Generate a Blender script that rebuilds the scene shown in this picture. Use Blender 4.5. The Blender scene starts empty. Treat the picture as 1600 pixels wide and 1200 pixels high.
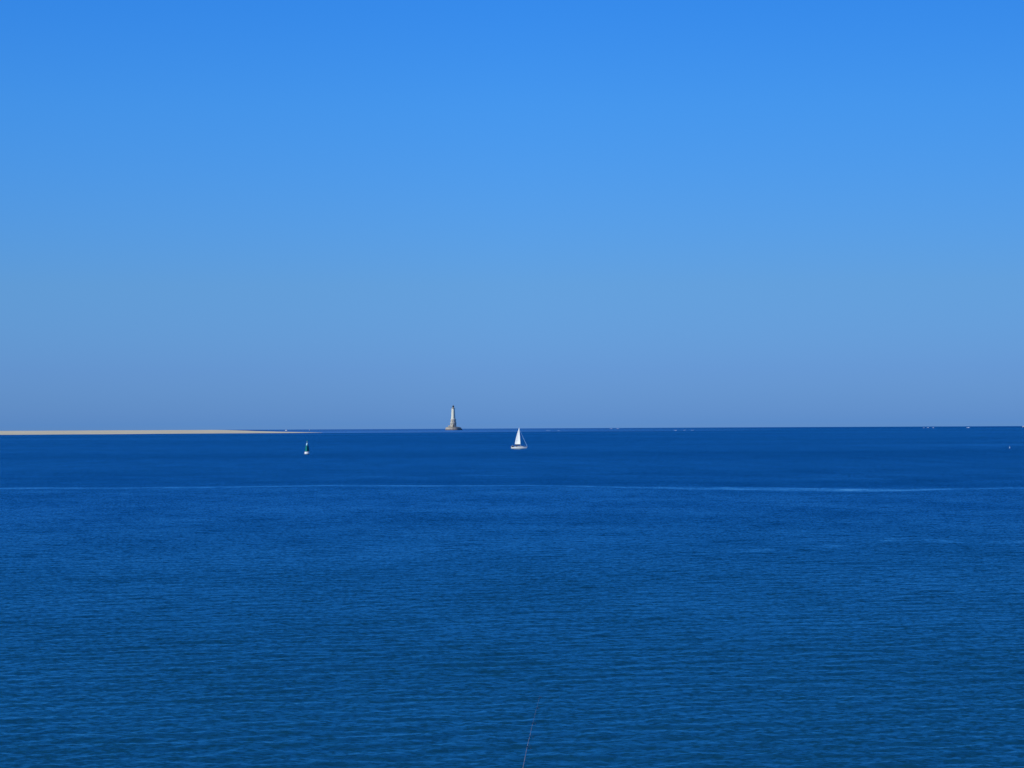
import bpy, bmesh, math, random
import numpy as np
from mathutils import Vector, Matrix

random.seed(7)
rng = np.random.default_rng(11)
R = math.radians
scene = bpy.context.scene
C = scene.collection

# ------------------------------------------------------------------ camera
EYE = 15.0                 # height of the eye above the water
RE = 6.371e6               # the sea really curves: horizon lies 13.8 km off
FPX = 3970.0               # focal length in pixels of a 1600 px wide picture
PITCH = math.atan((669.4 - 8.6 - 600) / FPX)
ROLL = 0.00485
fwd = Vector((0, math.cos(PITCH), math.sin(PITCH)))
up0 = Vector((0, -math.sin(PITCH), math.cos(PITCH)))
rt0 = Vector((1, 0, 0))
rt = rt0 * math.cos(ROLL) - up0 * math.sin(ROLL)
up = up0 * math.cos(ROLL) + rt0 * math.sin(ROLL)
cd = bpy.data.cameras.new('camera')
cam = bpy.data.objects.new('camera', cd); C.objects.link(cam)
cam.matrix_world = Matrix(((rt.x, up.x, -fwd.x, 0), (rt.y, up.y, -fwd.y, 0), (rt.z, up.z, -fwd.z, EYE), (0, 0, 0, 1)))
cd.sensor_width = 36; cd.lens = 36 * FPX / 1600
cd.clip_start = 0.5; cd.clip_end = 200000
scene.camera = cam

def ray(px, py):
    d = fwd + rt * ((px - 800) / FPX) + up * ((600 - py) / FPX)
    return d
def at(px, py, dist):
    d = ray(px, py); h = math.hypot(d.x, d.y)
    return Vector((0, 0, EYE)) + d * (dist / h)
def sea_z(x, y): return -(x * x + y * y) / (2 * RE)
def on_sea(px, py):
    d = ray(px, py); h = math.hypot(d.x, d.y); s = d.z / h
    disc = s * s - 2 * EYE / RE
    r = RE * (-s - math.sqrt(max(disc, 0)))
    x, y = d.x / h * r, d.y / h * r
    return Vector((x, y, sea_z(x, y)))
def az_at(px, py, r):
    d = ray(px, py); h = math.hypot(d.x, d.y)
    x, y = d.x / h * r, d.y / h * r
    return Vector((x, y, sea_z(x, y)))

# ------------------------------------------------------------------ light
SUN_AZ_LEFT = R(60)        # sun behind the camera, this far round to the left
SUN_EL = R(36)
to_sun = Vector((-math.sin(SUN_AZ_LEFT) * math.cos(SUN_EL), -math.cos(SUN_AZ_LEFT) * math.cos(SUN_EL), math.sin(SUN_EL)))
sl = bpy.data.lights.new('sun', 'SUN'); sl.energy = 4.0; sl.angle = R(0.53); sl.color = (1.0, 0.96, 0.83)
so = bpy.data.objects.new('sun', sl); C.objects.link(so)
so.rotation_euler = (-to_sun).to_track_quat('-Z', 'Y').to_euler()

SKY_STRENGTH = 0.12
SKY_RAMP = [  # sine of elevation, colour correction
    (0.00000, (0.1005, 0.2680, 0.8417)),
    (0.00384, (0.1086, 0.2693, 0.8168)),
    (0.02094, (0.1163, 0.2711, 0.7573)),
    (0.05408, (0.1300, 0.3034, 0.6804)),
    (0.08681, (0.1164, 0.3264, 0.7246)),
    (0.12447, (0.0998, 0.3473, 0.7708)),
    (0.16160, (0.0784, 0.3422, 0.8035)),
    (0.24192, (0.0618, 0.3503, 0.8650)),
    (0.37461, (0.0554, 0.3711, 0.9339)),
    (0.64279, (0.0571, 0.3560, 1.0000)),
    (0.90631, (0.0609, 0.3055, 0.9109)),
    (1.00000, (0.0547, 0.2549, 0.7808))]
SKY_GAIN = 1.4912
#SKYCAL
w = bpy.data.worlds.new('World'); scene.world = w; w.use_nodes = True
nt = w.node_tree; nt.nodes.clear()
N = nt.nodes.new
sky = N('ShaderNodeTexSky'); sky.sky_type = 'NISHITA'; sky.sun_disc = False
sky.sun_elevation = SUN_EL
sky.sun_rotation = math.atan2(to_sun.x, to_sun.y)
sky.air_density = 1.0; sky.dust_density = 0.3; sky.ozone_density = 2.0; sky.altitude = 0
tc = N('ShaderNodeTexCoord'); sp = N('ShaderNodeSeparateXYZ')
ab = N('ShaderNodeMath'); ab.operation = 'ABSOLUTE'
sq = N('ShaderNodeMath'); sq.operation = 'POWER'; sq.inputs[1].default_value = 0.5
cr = N('ShaderNodeValToRGB')
els = cr.color_ramp.elements
while len(els) > 1: els.remove(els[-1])
for i, (p, c) in enumerate(SKY_RAMP):
    e = els[0] if i == 0 else els.new(math.sqrt(p))
    e.position = math.sqrt(p); e.color = (*c, 1)
mx = N('ShaderNodeVectorMath'); mx.operation = 'MULTIPLY'
sc = N('ShaderNodeVectorMath'); sc.operation = 'SCALE'; sc.inputs['Scale'].default_value = SKY_GAIN
bg = N('ShaderNodeBackground'); bg.inputs[1].default_value = SKY_STRENGTH
wo = N('ShaderNodeOutputWorld')
L = nt.links.new
L(tc.outputs['Generated'], sp.inputs[0]); L(sp.outputs['Z'], ab.inputs[0]); L(ab.outputs[0], sq.inputs[0]); L(sq.outputs[0], cr.inputs[0])
L(sky.outputs[0], mx.inputs[0]); L(cr.outputs[0], mx.inputs[1]); L(mx.outputs[0], sc.inputs[0])
azr = N('ShaderNodeMapRange'); azr.inputs[1].default_value = 0.0; azr.inputs[2].default_value = 0.22; azr.inputs[3].default_value = 1.0; azr.inputs[4].default_value = 0.89
az = N('ShaderNodeVectorMath'); az.operation = 'SCALE'
L(sp.outputs['X'], azr.inputs[0]); L(sc.outputs[0], az.inputs[0]); L(azr.outputs[0], az.inputs['Scale']); L(az.outputs[0], bg.inputs[0]); L(bg.outputs[0], wo.inputs[0])

scene.view_settings.view_transform = 'Standard'
scene.view_settings.look = 'None'
scene.view_settings.exposure = 0.0
scene.view_settings.gamma = 1.0

# ------------------------------------------------------------------ helpers
def tag(o, label=None, cat=None, group=None, kind=None):
    if label: o['label'] = label
    if cat: o['category'] = cat
    if group: o['group'] = group
    if kind: o['kind'] = kind
    return o
def thing(name, label, cat, loc, rotz=0.0, group=None):
    o = bpy.data.objects.new(name, None); C.objects.link(o)
    o.empty_display_size = 0.5
    o.location = loc; o.rotation_euler = (0, 0, rotz)
    return tag(o, label, cat, group)
def link(name, bm, mat, parent=None, smooth=False, bevel=0.0, weld=True):
    if weld: bmesh.ops.remove_doubles(bm, verts=bm.verts, dist=1e-5)
    bmesh.ops.recalc_face_normals(bm, faces=bm.faces)
    me = bpy.data.meshes.new(name); bm.to_mesh(me); bm.free()
    if smooth:
        for p in me.polygons: p.use_smooth = True
        me.set_sharp_from_angle(angle=R(38))
    me.materials.append(mat)
    o = bpy.data.objects.new(name, me); C.objects.link(o)
    if parent: o.parent = parent
    if bevel > 0:
        m = o.modifiers.new('bevel', 'BEVEL'); m.width = bevel; m.segments = 2; m.limit_method = 'ANGLE'
    return o
def lathe(bm, prof, n=48, c=(0, 0, 0), a0=0.0, a1=2 * math.pi):
    full = abs(a1 - a0 - 2 * math.pi) < 1e-6
    cnt = n if full else n + 1
    rings = []
    for (r, z) in prof:
        if r < 1e-6:
            rings.append([bm.verts.new((c[0], c[1], c[2] + z))]); continue
        rings.append([bm.verts.new((c[0] + r * math.cos(a0 + (a1 - a0) * i / n), c[1] + r * math.sin(a0 + (a1 - a0) * i / n), c[2] + z)) for i in range(cnt)])
    for A, B in zip(rings, rings[1:]):
        for i in range(n):
            j = (i + 1) % cnt
            if len(A) == 1 and len(B) == 1: continue
            if len(A) == 1: bm.faces.new((A[0], B[j], B[i]))
            elif len(B) == 1: bm.faces.new((A[i], A[j], B[0]))
            else: bm.faces.new((A[i], A[j], B[j], B[i]))
def box(bm, x0, x1, y0, y1, z0, z1, M=None):
    vs = [bm.verts.new((x, y, z)) for z in (z0, z1) for y in (y0, y1) for x in (x0, x1)]
    if M is not None:
        for v in vs: v.co = M @ v.co
    for f in ((0, 2, 3, 1), (4, 5, 7, 6), (0, 1, 5, 4), (1, 3, 7, 5), (3, 2, 6, 7), (2, 0, 4, 6)):
        bm.faces.new([vs[i] for i in f])
def tube(bm, pts, r, n=8, caps=True):
    pts = [Vector(p) for p in pts]
    rs = r if isinstance(r, (list, tuple)) else [r] * len(pts)
    rings = []
    for i, p in enumerate(pts):
        d = (pts[min(i + 1, len(pts) - 1)] - pts[max(i - 1, 0)]).normalized()
        a = d.orthogonal().normalized() if i == 0 else (prev - d * prev.dot(d)).normalized()
        prev = a; b = d.cross(a)
        rings.append([bm.verts.new(p + (a * math.cos(2 * math.pi * k / n) + b * math.sin(2 * math.pi * k / n)) * rs[i]) for k in range(n)])
    for A, B in zip(rings, rings[1:]):
        for k in range(n):
            bm.faces.new((A[k], A[(k + 1) % n], B[(k + 1) % n], B[k]))
    if caps:
        bm.faces.new(rings[0][::-1]); bm.faces.new(rings[-1])
def sphere(bm, c, r, sx=1, sy=1, sz=1, seg=16, M=None):
    m = Matrix.Translation(c) @ Matrix.Diagonal((r * sx, r * sy, r * sz, 1))
    bmesh.ops.create_uvsphere(bm, u_segments=seg, v_segments=seg // 2 + 2, radius=1, matrix=m if M is None else M @ m)
def rotz(a): return Matrix.Rotation(a, 4, 'Z')

# ------------------------------------------------------------------ materials
def new_mat(name):
    m = bpy.data.materials.new(name); m.use_nodes = True
    return m, m.node_tree, m.node_tree.nodes['Principled BSDF']
def mat(name, col, rough=0.6, var=0.12, scale=1.0, metal=0.0, col2=None, bump=0.0, ior=1.45, stretch=(1, 1, 1)):
    """a painted / stone surface with worn patches of a second tone"""
    m, t, b = new_mat(name)
    b.inputs['Roughness'].default_value = rough; b.inputs['Metallic'].default_value = metal; b.inputs['IOR'].default_value = ior
    c2 = col2 or tuple(c * (1 - var * 2) for c in col)
    tcn = t.nodes.new('ShaderNodeTexCoord'); mp = t.nodes.new('ShaderNodeMapping'); mp.inputs['Scale'].default_value = stretch
    n = t.nodes.new('ShaderNodeTexNoise'); n.inputs['Scale'].default_value = scale; n.inputs['Detail'].default_value = 6; n.inputs['Roughness'].default_value = 0.65
    r = t.nodes.new('ShaderNodeValToRGB')
    r.color_ramp.elements[0].position = 0.38; r.color_ramp.elements[0].color = (*c2, 1)
    r.color_ramp.elements[1].position = 0.6; r.color_ramp.elements[1].color = (*col, 1)
    t.links.new(tcn.outputs['Object'], mp.inputs[0]); t.links.new(mp.outputs[0], n.inputs[0]); t.links.new(n.outputs[0], r.inputs[0]); t.links.new(r.outputs[0], b.inputs['Base Color'])
    if bump:
        bp = t.nodes.new('ShaderNodeBump'); bp.inputs['Strength'].default_value = 0.6; bp.inputs['Distance'].default_value = bump
        t.links.new(n.outputs[0], bp.inputs['Height']); t.links.new(bp.outputs[0], b.inputs['Normal'])
    return m
def masonry(name, col, col2, course=0.6, var=0.12):
    m, t, b = new_mat(name); b.inputs['Roughness'].default_value = 0.85
    tcn = t.nodes.new('ShaderNodeTexCoord'); s = t.nodes.new('ShaderNodeSeparateXYZ'); at2 = t.nodes.new('ShaderNodeMath'); at2.operation = 'ARCTAN2'
    mu = t.nodes.new('ShaderNodeMath'); mu.operation = 'MULTIPLY'; mu.inputs[1].default_value = 8
    cb = t.nodes.new('ShaderNodeCombineXYZ'); br = t.nodes.new('ShaderNodeTexBrick')
    br.inputs['Color1'].default_value = (*col, 1); br.inputs['Color2'].default_value = (*col2, 1)
    br.inputs['Mortar'].default_value = (*[c * 0.6 for c in col], 1)
    br.inputs['Scale'].default_value = 1; br.inputs['Brick Width'].default_value = course * 2.2; br.inputs['Row Height'].default_value = course; br.inputs['Mortar Size'].default_value = 0.02
    n = t.nodes.new('ShaderNodeTexNoise'); n.inputs['Scale'].default_value = 0.25; n.inputs['Detail'].default_value = 6
    r = t.nodes.new('ShaderNodeMapRange'); r.inputs[1].default_value = 0.3; r.inputs[2].default_value = 0.7; r.inputs[3].default_value = 1 - var * 1.5; r.inputs[4].default_value = 1 + var * 0.4
    vm = t.nodes.new('ShaderNodeVectorMath'); vm.operation = 'SCALE'
    k = t.links.new
    k(tcn.outputs['Object'], s.inputs[0]); k(s.outputs['Y'], at2.inputs[0]); k(s.outputs['X'], at2.inputs[1]); k(at2.outputs[0], mu.inputs[0])
    k(mu.outputs[0], cb.inputs[0]); k(s.outputs['Z'], cb.inputs[1]); k(cb.outputs[0], br.inputs[0])
    k(tcn.outputs['Object'], n.inputs[0]); k(n.outputs[0], r.inputs[0]); k(br.outputs[0], vm.inputs[0]); k(r.outputs[0], vm.inputs['Scale']); k(vm.outputs[0], b.inputs['Base Color'])
    return m
def glassy(name, col, rough=0.08):
    m, t, b = new_mat(name)
    b.inputs['Base Color'].default_value = (*col, 1); b.inputs['Roughness'].default_value = rough; b.inputs['IOR'].default_value = 1.5
    n = t.nodes.new('ShaderNodeTexNoise'); n.inputs['Scale'].default_value = 3
    r = t.nodes.new('ShaderNodeMapRange'); r.inputs[3].default_value = rough * 0.6; r.inputs[4].default_value = rough * 2
    t.links.new(n.outputs[0], r.inputs[0]); t.links.new(r.outputs[0], b.inputs['Roughness'])
    return m

M_stone = masonry('pale limestone', (0.60, 0.56, 0.46), (0.54, 0.50, 0.42))
M_grey = masonry('weathered limestone', (0.50, 0.43, 0.32), (0.42, 0.36, 0.28), 0.7, 0.25)
M_dark = masonry('weed stained granite', (0.24, 0.20, 0.18), (0.17, 0.15, 0.14), 0.8, 0.3)
M_white = mat('white render', (0.72, 0.69, 0.52), 0.8, 0.06, 0.4)
M_mid = masonry('buff limestone', (0.68, 0.62, 0.46), (0.58, 0.53, 0.41), 0.7, 0.22)
M_lead = mat('lead roof', (0.13, 0.15, 0.15), 0.5, 0.2, 0.8)
M_pane = glassy('dark pane', (0.02, 0.025, 0.03))
M_iron = mat('dark iron', (0.03, 0.035, 0.04), 0.5, 0.2, 2)
M_wood = mat('old oak door', (0.10, 0.06, 0.035), 0.7, 0.2, 2)
M_gel = mat('white gelcoat', (0.82, 0.82, 0.74), 0.25, 0.03, 0.8)
M_deck = mat('cream deck', (0.55, 0.52, 0.44), 0.6, 0.06, 1.5)
M_sail = mat('white sailcloth', (0.84, 0.86, 0.80), 0.75, 0.03, 0.5, stretch=(0.3, 0.3, 2.5))
M_uv = mat('light blue sailcloth', (0.32, 0.55, 0.78), 0.75, 0.08, 1)
M_alu = mat('aluminium', (0.60, 0.60, 0.60), 0.35, 0.05, 2, metal=0.9)
M_navy = mat('dark canvas', (0.025, 0.02, 0.03), 0.9, 0.15, 2)
M_wire = mat('stainless wire', (0.35, 0.36, 0.37), 0.35, 0.05, 2, metal=0.8)
M_black = mat('black rubber', (0.015, 0.015, 0.015), 0.6, 0.2, 3)
M_red = mat('antifouling', (0.16, 0.17, 0.08), 0.7, 0.15, 1)
M_skin = mat('skin', (0.45, 0.24, 0.16), 0.6, 0.05, 8)
M_jacket = mat('dark jacket', (0.03, 0.02, 0.03), 0.9, 0.15, 5)
M_hat = mat('white sun hat', (0.8, 0.78, 0.74), 0.9, 0.04, 5)
M_trous = mat('grey trousers', (0.12, 0.12, 0.14), 0.9, 0.1, 5)
M_green = mat('green marine paint', (0.0, 0.19, 0.15), 0.45, 0.2, 1.5, col2=(0.002, 0.14, 0.12))
M_bwhite = mat('white buoy paint', (0.82, 0.82, 0.80), 0.4, 0.05, 1.2, col2=(0.66, 0.66, 0.60))
M_solar = mat('pale panel', (0.42, 0.70, 0.80), 0.25, 0.05, 2)
M_weed = mat('waterline weed', (0.03, 0.045, 0.02), 0.9, 0.2, 3)
M_lens = glassy('lamp lens', (0.35, 0.50, 0.48), 0.15)
M_rod = mat('pale rod blank', (0.30, 0.28, 0.25), 0.4, 0.15, 12, col2=(0.12, 0.12, 0.13))
M_wrap = mat('dark thread wrap', (0.01, 0.012, 0.03), 0.35, 0.1, 30)
M_cork = mat('cork', (0.36, 0.22, 0.12), 0.85, 0.2, 60)
M_foam = mat('sea foam', (0.80, 0.84, 0.88), 0.95, 0.08, 0.6, col2=(0.35, 0.50, 0.66), bump=0.3)

# ------------------------------------------------------------------ the sea
def bandpx(pts, r_of):
    xs = np.array([p[0] for p in pts], float); return xs
# a tide slick lies across the water: its centre line and its width on the sea
slick_px = [(-300, 762), (0, 762.8), (200, 762.5), (330, 761), (420, 759.8), (520, 758.8), (640, 759.6), (720, 759.6), (820, 758.8), (920, 760), (1000, 761.6), (1100, 763.2), (1200, 764.2), (1330, 765.2), (1420, 765.2), (1500, 763.6), (1700, 762)]
slick_w = [8, 8, 7.5, 7, 7.5, 8, 6.5, 6.5, 7, 8, 12, 15, 17, 15, 9, 6.5, 6.5]
SP = [on_sea(*p) for p in slick_px]
SX = np.array([p.x for p in SP]); SY = np.array([p.y for p in SP]); SW = np.array(slick_w, float)
slick2_px = [(560, 745), (640, 744), (720, 742.6), (800, 742.6), (900, 742.8), (1000, 744)]
SP2 = [on_sea(*p) for p in slick2_px]; SX2 = np.array([p.x for p in SP2]); SY2 = np.array([p.y for p in SP2])

SP3 = [on_sea(*q) for q in [(1070, 863), (1180, 862), (1300, 855), (1400, 843.5), (1470, 845), (1540, 847), (1640, 846)]]; SX3 = np.array([p.x for p in SP3]); SY3 = np.array([p.y for p in SP3])

def vnoise(x, y, seed):
    """smooth value noise, used for gust patches and ragged slick edges"""
    r = np.random.default_rng(seed); T = r.random((256, 256))
    xi = np.floor(x).astype(int); yi = np.floor(y).astype(int); fx = x - xi; fy = y - yi
    fx = fx * fx * (3 - 2 * fx); fy = fy * fy * (3 - 2 * fy)
    g = lambda a, b: T[a % 256, b % 256]
    return (g(xi, yi) * (1 - fx) + g(xi + 1, yi) * fx) * (1 - fy) + (g(xi, yi + 1) * (1 - fx) + g(xi + 1, yi + 1) * fx) * fy

def build_sea():
    # rings of vertices round the foot of the viewpoint, close together where the water is near
    r = [4.0]
    while r[-1] < 92: r.append(r[-1] * 1.18 if r[-1] < 75 else r[-1] + 3)
    r[-1] = 92.0
    while r[-1] < 640: r.append(r[-1] + 0.26 + (r[-1] - 92) / 548 * 0.55)
    while r[-1] < 16000: r.append(r[-1] * 1.0075)
    while r[-1] < 60000: r.append(r[-1] * 1.08)
    r = np.array(r)
    half = R(14.5); n = 720
    a = np.concatenate([np.radians(np.linspace(-100, -15, 40)), np.linspace(-half, half, n), np.radians(np.linspace(15, 100, 40))])
    A, RR = np.meshgrid(a, r)
    X = RR * np.sin(A); Y = RR * np.cos(A); Z = -RR ** 2 / (2 * RE)
    # distance across the slick, measured on the water
    yc = np.interp(X, SX, SY); wd = np.interp(X, SX, SW)
    rag = (vnoise(X / 14, Y / 30, 3) - 0.5) * 7 + (vnoise(X / 3.0, Y / 5, 4) - 0.5) * 3
    dd = np.abs(Y - yc + rag) / (wd * (0.8 + 0.4 * vnoise(X / 16, Y / 60, 5)))
    slick = np.clip(1.35 - dd, 0, 1); slick = slick * slick * (3 - 2 * slick) * (0.68 + 0.32 * np.clip((wd - 7) / 10, 0, 1)) * (0.5 + 0.75 * vnoise(X / 3.5, Y / 7, 6)) * (0.78 + 0.3 * vnoise(X / 22, Y * 0, 7))
    yc2 = np.interp(X, SX2, SY2)
    d2 = np.abs(Y - yc2 + (vnoise(X / 12, Y / 20, 8) - 0.5) * 12) / 6.0
    s2 = np.clip(1.2 - d2, 0, 1) * (X > SX2[0]) * (X < SX2[-1]) * np.clip(vnoise(X / 10, Y / 200, 9) * 2 - 0.7, 0, 1) * 0.5
    slick = np.maximum(slick, s2)
    d3 = np.abs(Y - np.interp(X, SX3, SY3) + (vnoise(X / 5, Y / 20, 10) - 0.5) * 7) / 4.5
    s3 = np.clip(1.3 - d3, 0, 1) * (X > SX3[0]) * np.clip((X - SX3[0]) / 6, 0, 1) * (X < SX3[-1]) * np.clip(vnoise(X / 3, Y / 9, 12) * 2.2 - 0.5, 0, 1) * 0.45
    slick = np.maximum(slick, s3)
    # rougher water on the near side of the slick, calmer beyond
    rough = 1 / (1 + np.exp((Y - yc) / 14.0))
    gust = 0.5 + 0.22 * (vnoise(X / 60 + 3, Y / 45, 20) - 0.5) + 0.40 * (vnoise(X / 13, Y / 19, 21) - 0.5)
    gust_far = 0.5 + 0.7 * (vnoise(X / 1500 + 3, Y / 330 + .3, 22) - 0.5) + 0.25 * (vnoise(X / 160, Y / 90, 23) - 0.5)
    far = np.clip((RR - 650) / 300, 0, 1)
    g = gust * (1 - far) + gust_far * far
    # shallows running on from the tip of the sandbank
    px = np.tan(A) * FPX + 800
    front = 4750 + 160 * (vnoise(px / 60, px * 0, 31) - 0.5)
    sh = 1 / (1 + np.exp(-(RR - front) / 45))
    edge = np.exp(-np.clip(RR - front, 0, None) / 420.0)
    across = np.clip((px - 395) / 40, 0, 1) * np.clip((1230 - px) / 480, 0, 1)
    shallow = sh * across * (0.26 + 0.74 * edge * (0.35 + 0.65 * vnoise(px / 45, RR / 700, 33)) * np.clip((900 - px) / 350, 0.25, 1))
    # waves
    H = np.zeros_like(X)
    wind = R(110)      # crests run away to the right
    comp = []
    for i in range(200):
        lam = 0.6 * (7.0 / 0.6) ** rng.random()
        th = wind + rng.normal(0, 0.85 if lam < 2.2 else 0.45)
        comp.append((lam, th, rng.random() * 2 * math.pi, (0.0046 if lam < 1.8 else 0.0046 * (1.8 / lam) ** 0.95) * lam * (0.5 + rng.random())))
    sel = (r > 90) & (r < 700)
    x, y = X[sel], Y[sel]; h = np.zeros_like(x)
    step = np.maximum(0.26 + (RR[sel] - 92) / 548 * 0.55, RR[sel] * 2 * half / n)
    for lam, th, ph, am in comp:
        k = 2 * math.pi / lam
        res = np.clip(lam / step / 2.5 - 1, 0, 1)
        h += am / (2 * math.pi) * 2.0 * res * np.sin(k * (x * math.cos(th) + y * math.sin(th)) + ph)
    fade = np.clip((690 - RR[sel]) / 120, 0, 1) * np.clip((RR[sel] - 90) / 6, 0, 1)
    cal = (1 - 0.75 * slick[sel]) * (0.35 + 0.65 * rough[sel]) * (0.75 + 0.5 * np.clip(g[sel], 0, 1))
    H[sel] = h * fade * cal * (np.abs(A[sel]) <= half + 1e-6)
    Z = Z + H
    nr, na = X.shape
    co = np.stack([X, Y, Z], -1).reshape(-1, 3).astype(np.float32)
    idx = np.arange(nr * na).reshape(nr, na)
    q = np.stack([idx[:-1, :-1], idx[:-1, 1:], idx[1:, 1:], idx[1:, :-1]], -1).reshape(-1, 4)
    q = q[:, ::-1]
    me = bpy.data.meshes.new('sea')
    me.vertices.add(len(co)); me.vertices.foreach_set('co', co.ravel())
    me.loops.add(q.size); me.loops.foreach_set('vertex_index', q.ravel().astype(np.int32))
    me.polygons.add(len(q)); me.polygons.foreach_set('loop_start', np.arange(0, q.size, 4, dtype=np.int32))
    me.polygons.foreach_set('use_smooth', np.ones(len(q), bool))
    me.update(calc_edges=True)
    for nm, v in (('slick', slick), ('rough', rough), ('gust', np.clip(g, 0, 1)), ('shallow', np.clip(shallow, 0, 1))):
        at_ = me.attributes.new(nm, 'FLOAT', 'POINT'); at_.data.foreach_set('value', v.reshape(-1).astype(np.float32))
    return me

def water_material():
    m, t, b = new_mat('sea water'); k = t.links.new
    def nd(ty, **kw):
        n = t.nodes.new(ty)
        for a, v in kw.items(): setattr(n, a, v)
        return n
    def attr(n): a = nd('ShaderNodeAttribute'); a.attribute_name = n; return a.outputs['Fac']
    def math_(op, a, b_=None, c=None):
        n = nd('ShaderNodeMath', operation=op)
        for i, v in enumerate((a, b_, c)):
            if v is None: continue
            if isinstance(v, (int, float)): n.inputs[i].default_value = v
            else: k(v, n.inputs[i])
        return n.outputs[0]
    geo = nd('ShaderNodeNewGeometry')
    P = geo.outputs['Position']
    # slopes of the small waves, three sizes, crests lying along a slant
    def layer(lv, lu, amp, ang, seed, detail=2.0):
        mp = nd('ShaderNodeMapping', vector_type='TEXTURE')
        mp.inputs['Rotation'].default_value = (0, 0, ang); mp.inputs['Scale'].default_value = (lu, lv, 1); mp.inputs['Location'].default_value = (seed, seed * 0.7, 0)
        k(P, mp.inputs[0])
        n = nd('ShaderNodeTexNoise', noise_dimensions='2D'); n.inputs['Scale'].default_value = 1.0; n.inputs['Detail'].default_value = detail; n.inputs['Roughness'].default_value = 0.55
        k(mp.outputs[0], n.inputs[0])
        s = nd('ShaderNodeVectorMath', operation='SUBTRACT'); s.inputs[1].default_value = (0.5, 0.5, 0.5); k(n.outputs['Color'], s.inputs[0])
        e = nd('ShaderNodeVectorMath', operation='SCALE'); k(s.outputs[0], e.inputs[0])
        if isinstance(amp, (int, float)): e.inputs['Scale'].default_value = amp
        else: k(amp, e.inputs['Scale'])
        return e.outputs[0]
    slick, rough, gust, shal = attr('slick'), attr('rough'), attr('gust'), attr('shallow')
    calm = math_('MULTIPLY', math_('SUBTRACT', 1.0, math_('MULTIPLY', slick, CALM)), math_('MULTIPLY_ADD', gust, 0.5, 0.72))
    calm = math_('MULTIPLY', calm, math_('MULTIPLY_ADD', rough, 0.0, 1.0))
    big = math_('MULTIPLY', calm, A_BIG); mid = math_('MULTIPLY', calm, A_MID); sml = math_('MULTIPLY', calm, A_SML)
    tot = None
    for args in ((1.15, 1.7, big, R(22), 13.0, 2.0), (0.42, 0.48, mid, R(26), 71.0, 3.0), (0.14, 0.17, sml, R(14), 5.0, 2.0), (7.0, 16.0, math_('MULTIPLY', calm, 0.10), R(24), 33.0, 2.0), (70.0, 16.0, 0.10, R(6), 57.0, 3.0)):
        v = layer(*args)
        if tot is None: tot = v
        else:
            n = nd('ShaderNodeVectorMath', operation='ADD'); k(tot, n.inputs[0]); k(v, n.inputs[1]); tot = n.outputs[0]
    s = nd('ShaderNodeSeparateXYZ'); k(tot, s.inputs[0])
    cb = nd('ShaderNodeCombineXYZ'); k(math_('MULTIPLY', s.outputs['X'], 0.75), cb.inputs[0]); sy = nd('ShaderNodeMath', operation='SMOOTH_MIN'); k(s.outputs['Y'], sy.inputs[0]); sy.inputs[1].default_value = CREST; sy.inputs[2].default_value = 0.06
    # fewer wind-driven faces where the water lies calm
    ly = math_('ADD', sy.outputs[0], math_('MULTIPLY', math_('MULTIPLY', calm, math_('SUBTRACT', 1.0, math_('MULTIPLY', rough, NEAR_EASE))), LEAN))
    k(ly, cb.inputs[1]); cb.inputs[2].default_value = 0
    ad = nd('ShaderNodeVectorMath', operation='ADD'); k(geo.outputs['Normal'], ad.inputs[0]); k(cb.outputs[0], ad.inputs[1])
    no = nd('ShaderNodeVectorMath', operation='NORMALIZE'); k(ad.outputs[0], no.inputs[0])
    df = nd('ShaderNodeBsdfDiffuse')
    # surface mirror: 2 % head on, rising towards grazing; the body colour is added under it
    b.inputs['Metallic'].default_value = 1.0; b.inputs['Base Color'].default_value = (0.02, 0.02, 0.02, 1); b.inputs['Roughness'].default_value = 0.12
    b.inputs['Specular Tint'].default_value = (*SPEC_TINT, 1)
    for q in (b, df): k(no.outputs[0], q.inputs['Normal'])
    # body colour: deep water, greener close in, paler over the shallows
    ln = nd('ShaderNodeVectorMath', operation='LENGTH'); k(P, ln.inputs[0])
    fr = nd('ShaderNodeMapRange'); fr.interpolation_type = 'SMOOTHSTEP'; fr.inputs[1].default_value = 90; fr.inputs[2].default_value = 500
    k(ln.outputs['Value'], fr.inputs[0])
    c1 = nd('ShaderNodeMix', data_type='RGBA'); c1.inputs['A'].default_value = (*BODY_NEAR, 1); c1.inputs['B'].default_value = (*BODY_FAR, 1); k(fr.outputs[0], c1.inputs['Factor'])
    c2 = nd('ShaderNodeMix', data_type='RGBA'); k(c1.outputs['Result'], c2.inputs['A']); c2.inputs['B'].default_value = (*BODY_SHALLOW, 1); k(shal, c2.inputs['Factor'])
    k(c2.outputs['Result'], df.inputs['Color'])
    ms = nd('ShaderNodeAddShader'); k(df.outputs[0], ms.inputs[0]); k(b.outputs[0], ms.inputs[1])
    k(ms.outputs[0], t.nodes['Material Output'].inputs['Surface'])
    return m
CALM = 0.62; A_BIG = 0.40; A_MID = 0.95; A_SML = 0.30; LEAN = -0.165; CREST = 0.035; NEAR_EASE = 0.22
BODY_NEAR = (0.003, 0.041, 0.077); BODY_FAR = (0.0, 0.020, 0.070); BODY_SHALLOW = (0.075, 0.16, 0.30)
SPEC_TINT = (0.58, 0.86, 0.86)
#SEAPAR
me = build_sea(); me.materials.append(water_material())
sea = bpy.data.objects.new('sea', me); C.objects.link(sea); tag(sea, kind='structure')

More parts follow.
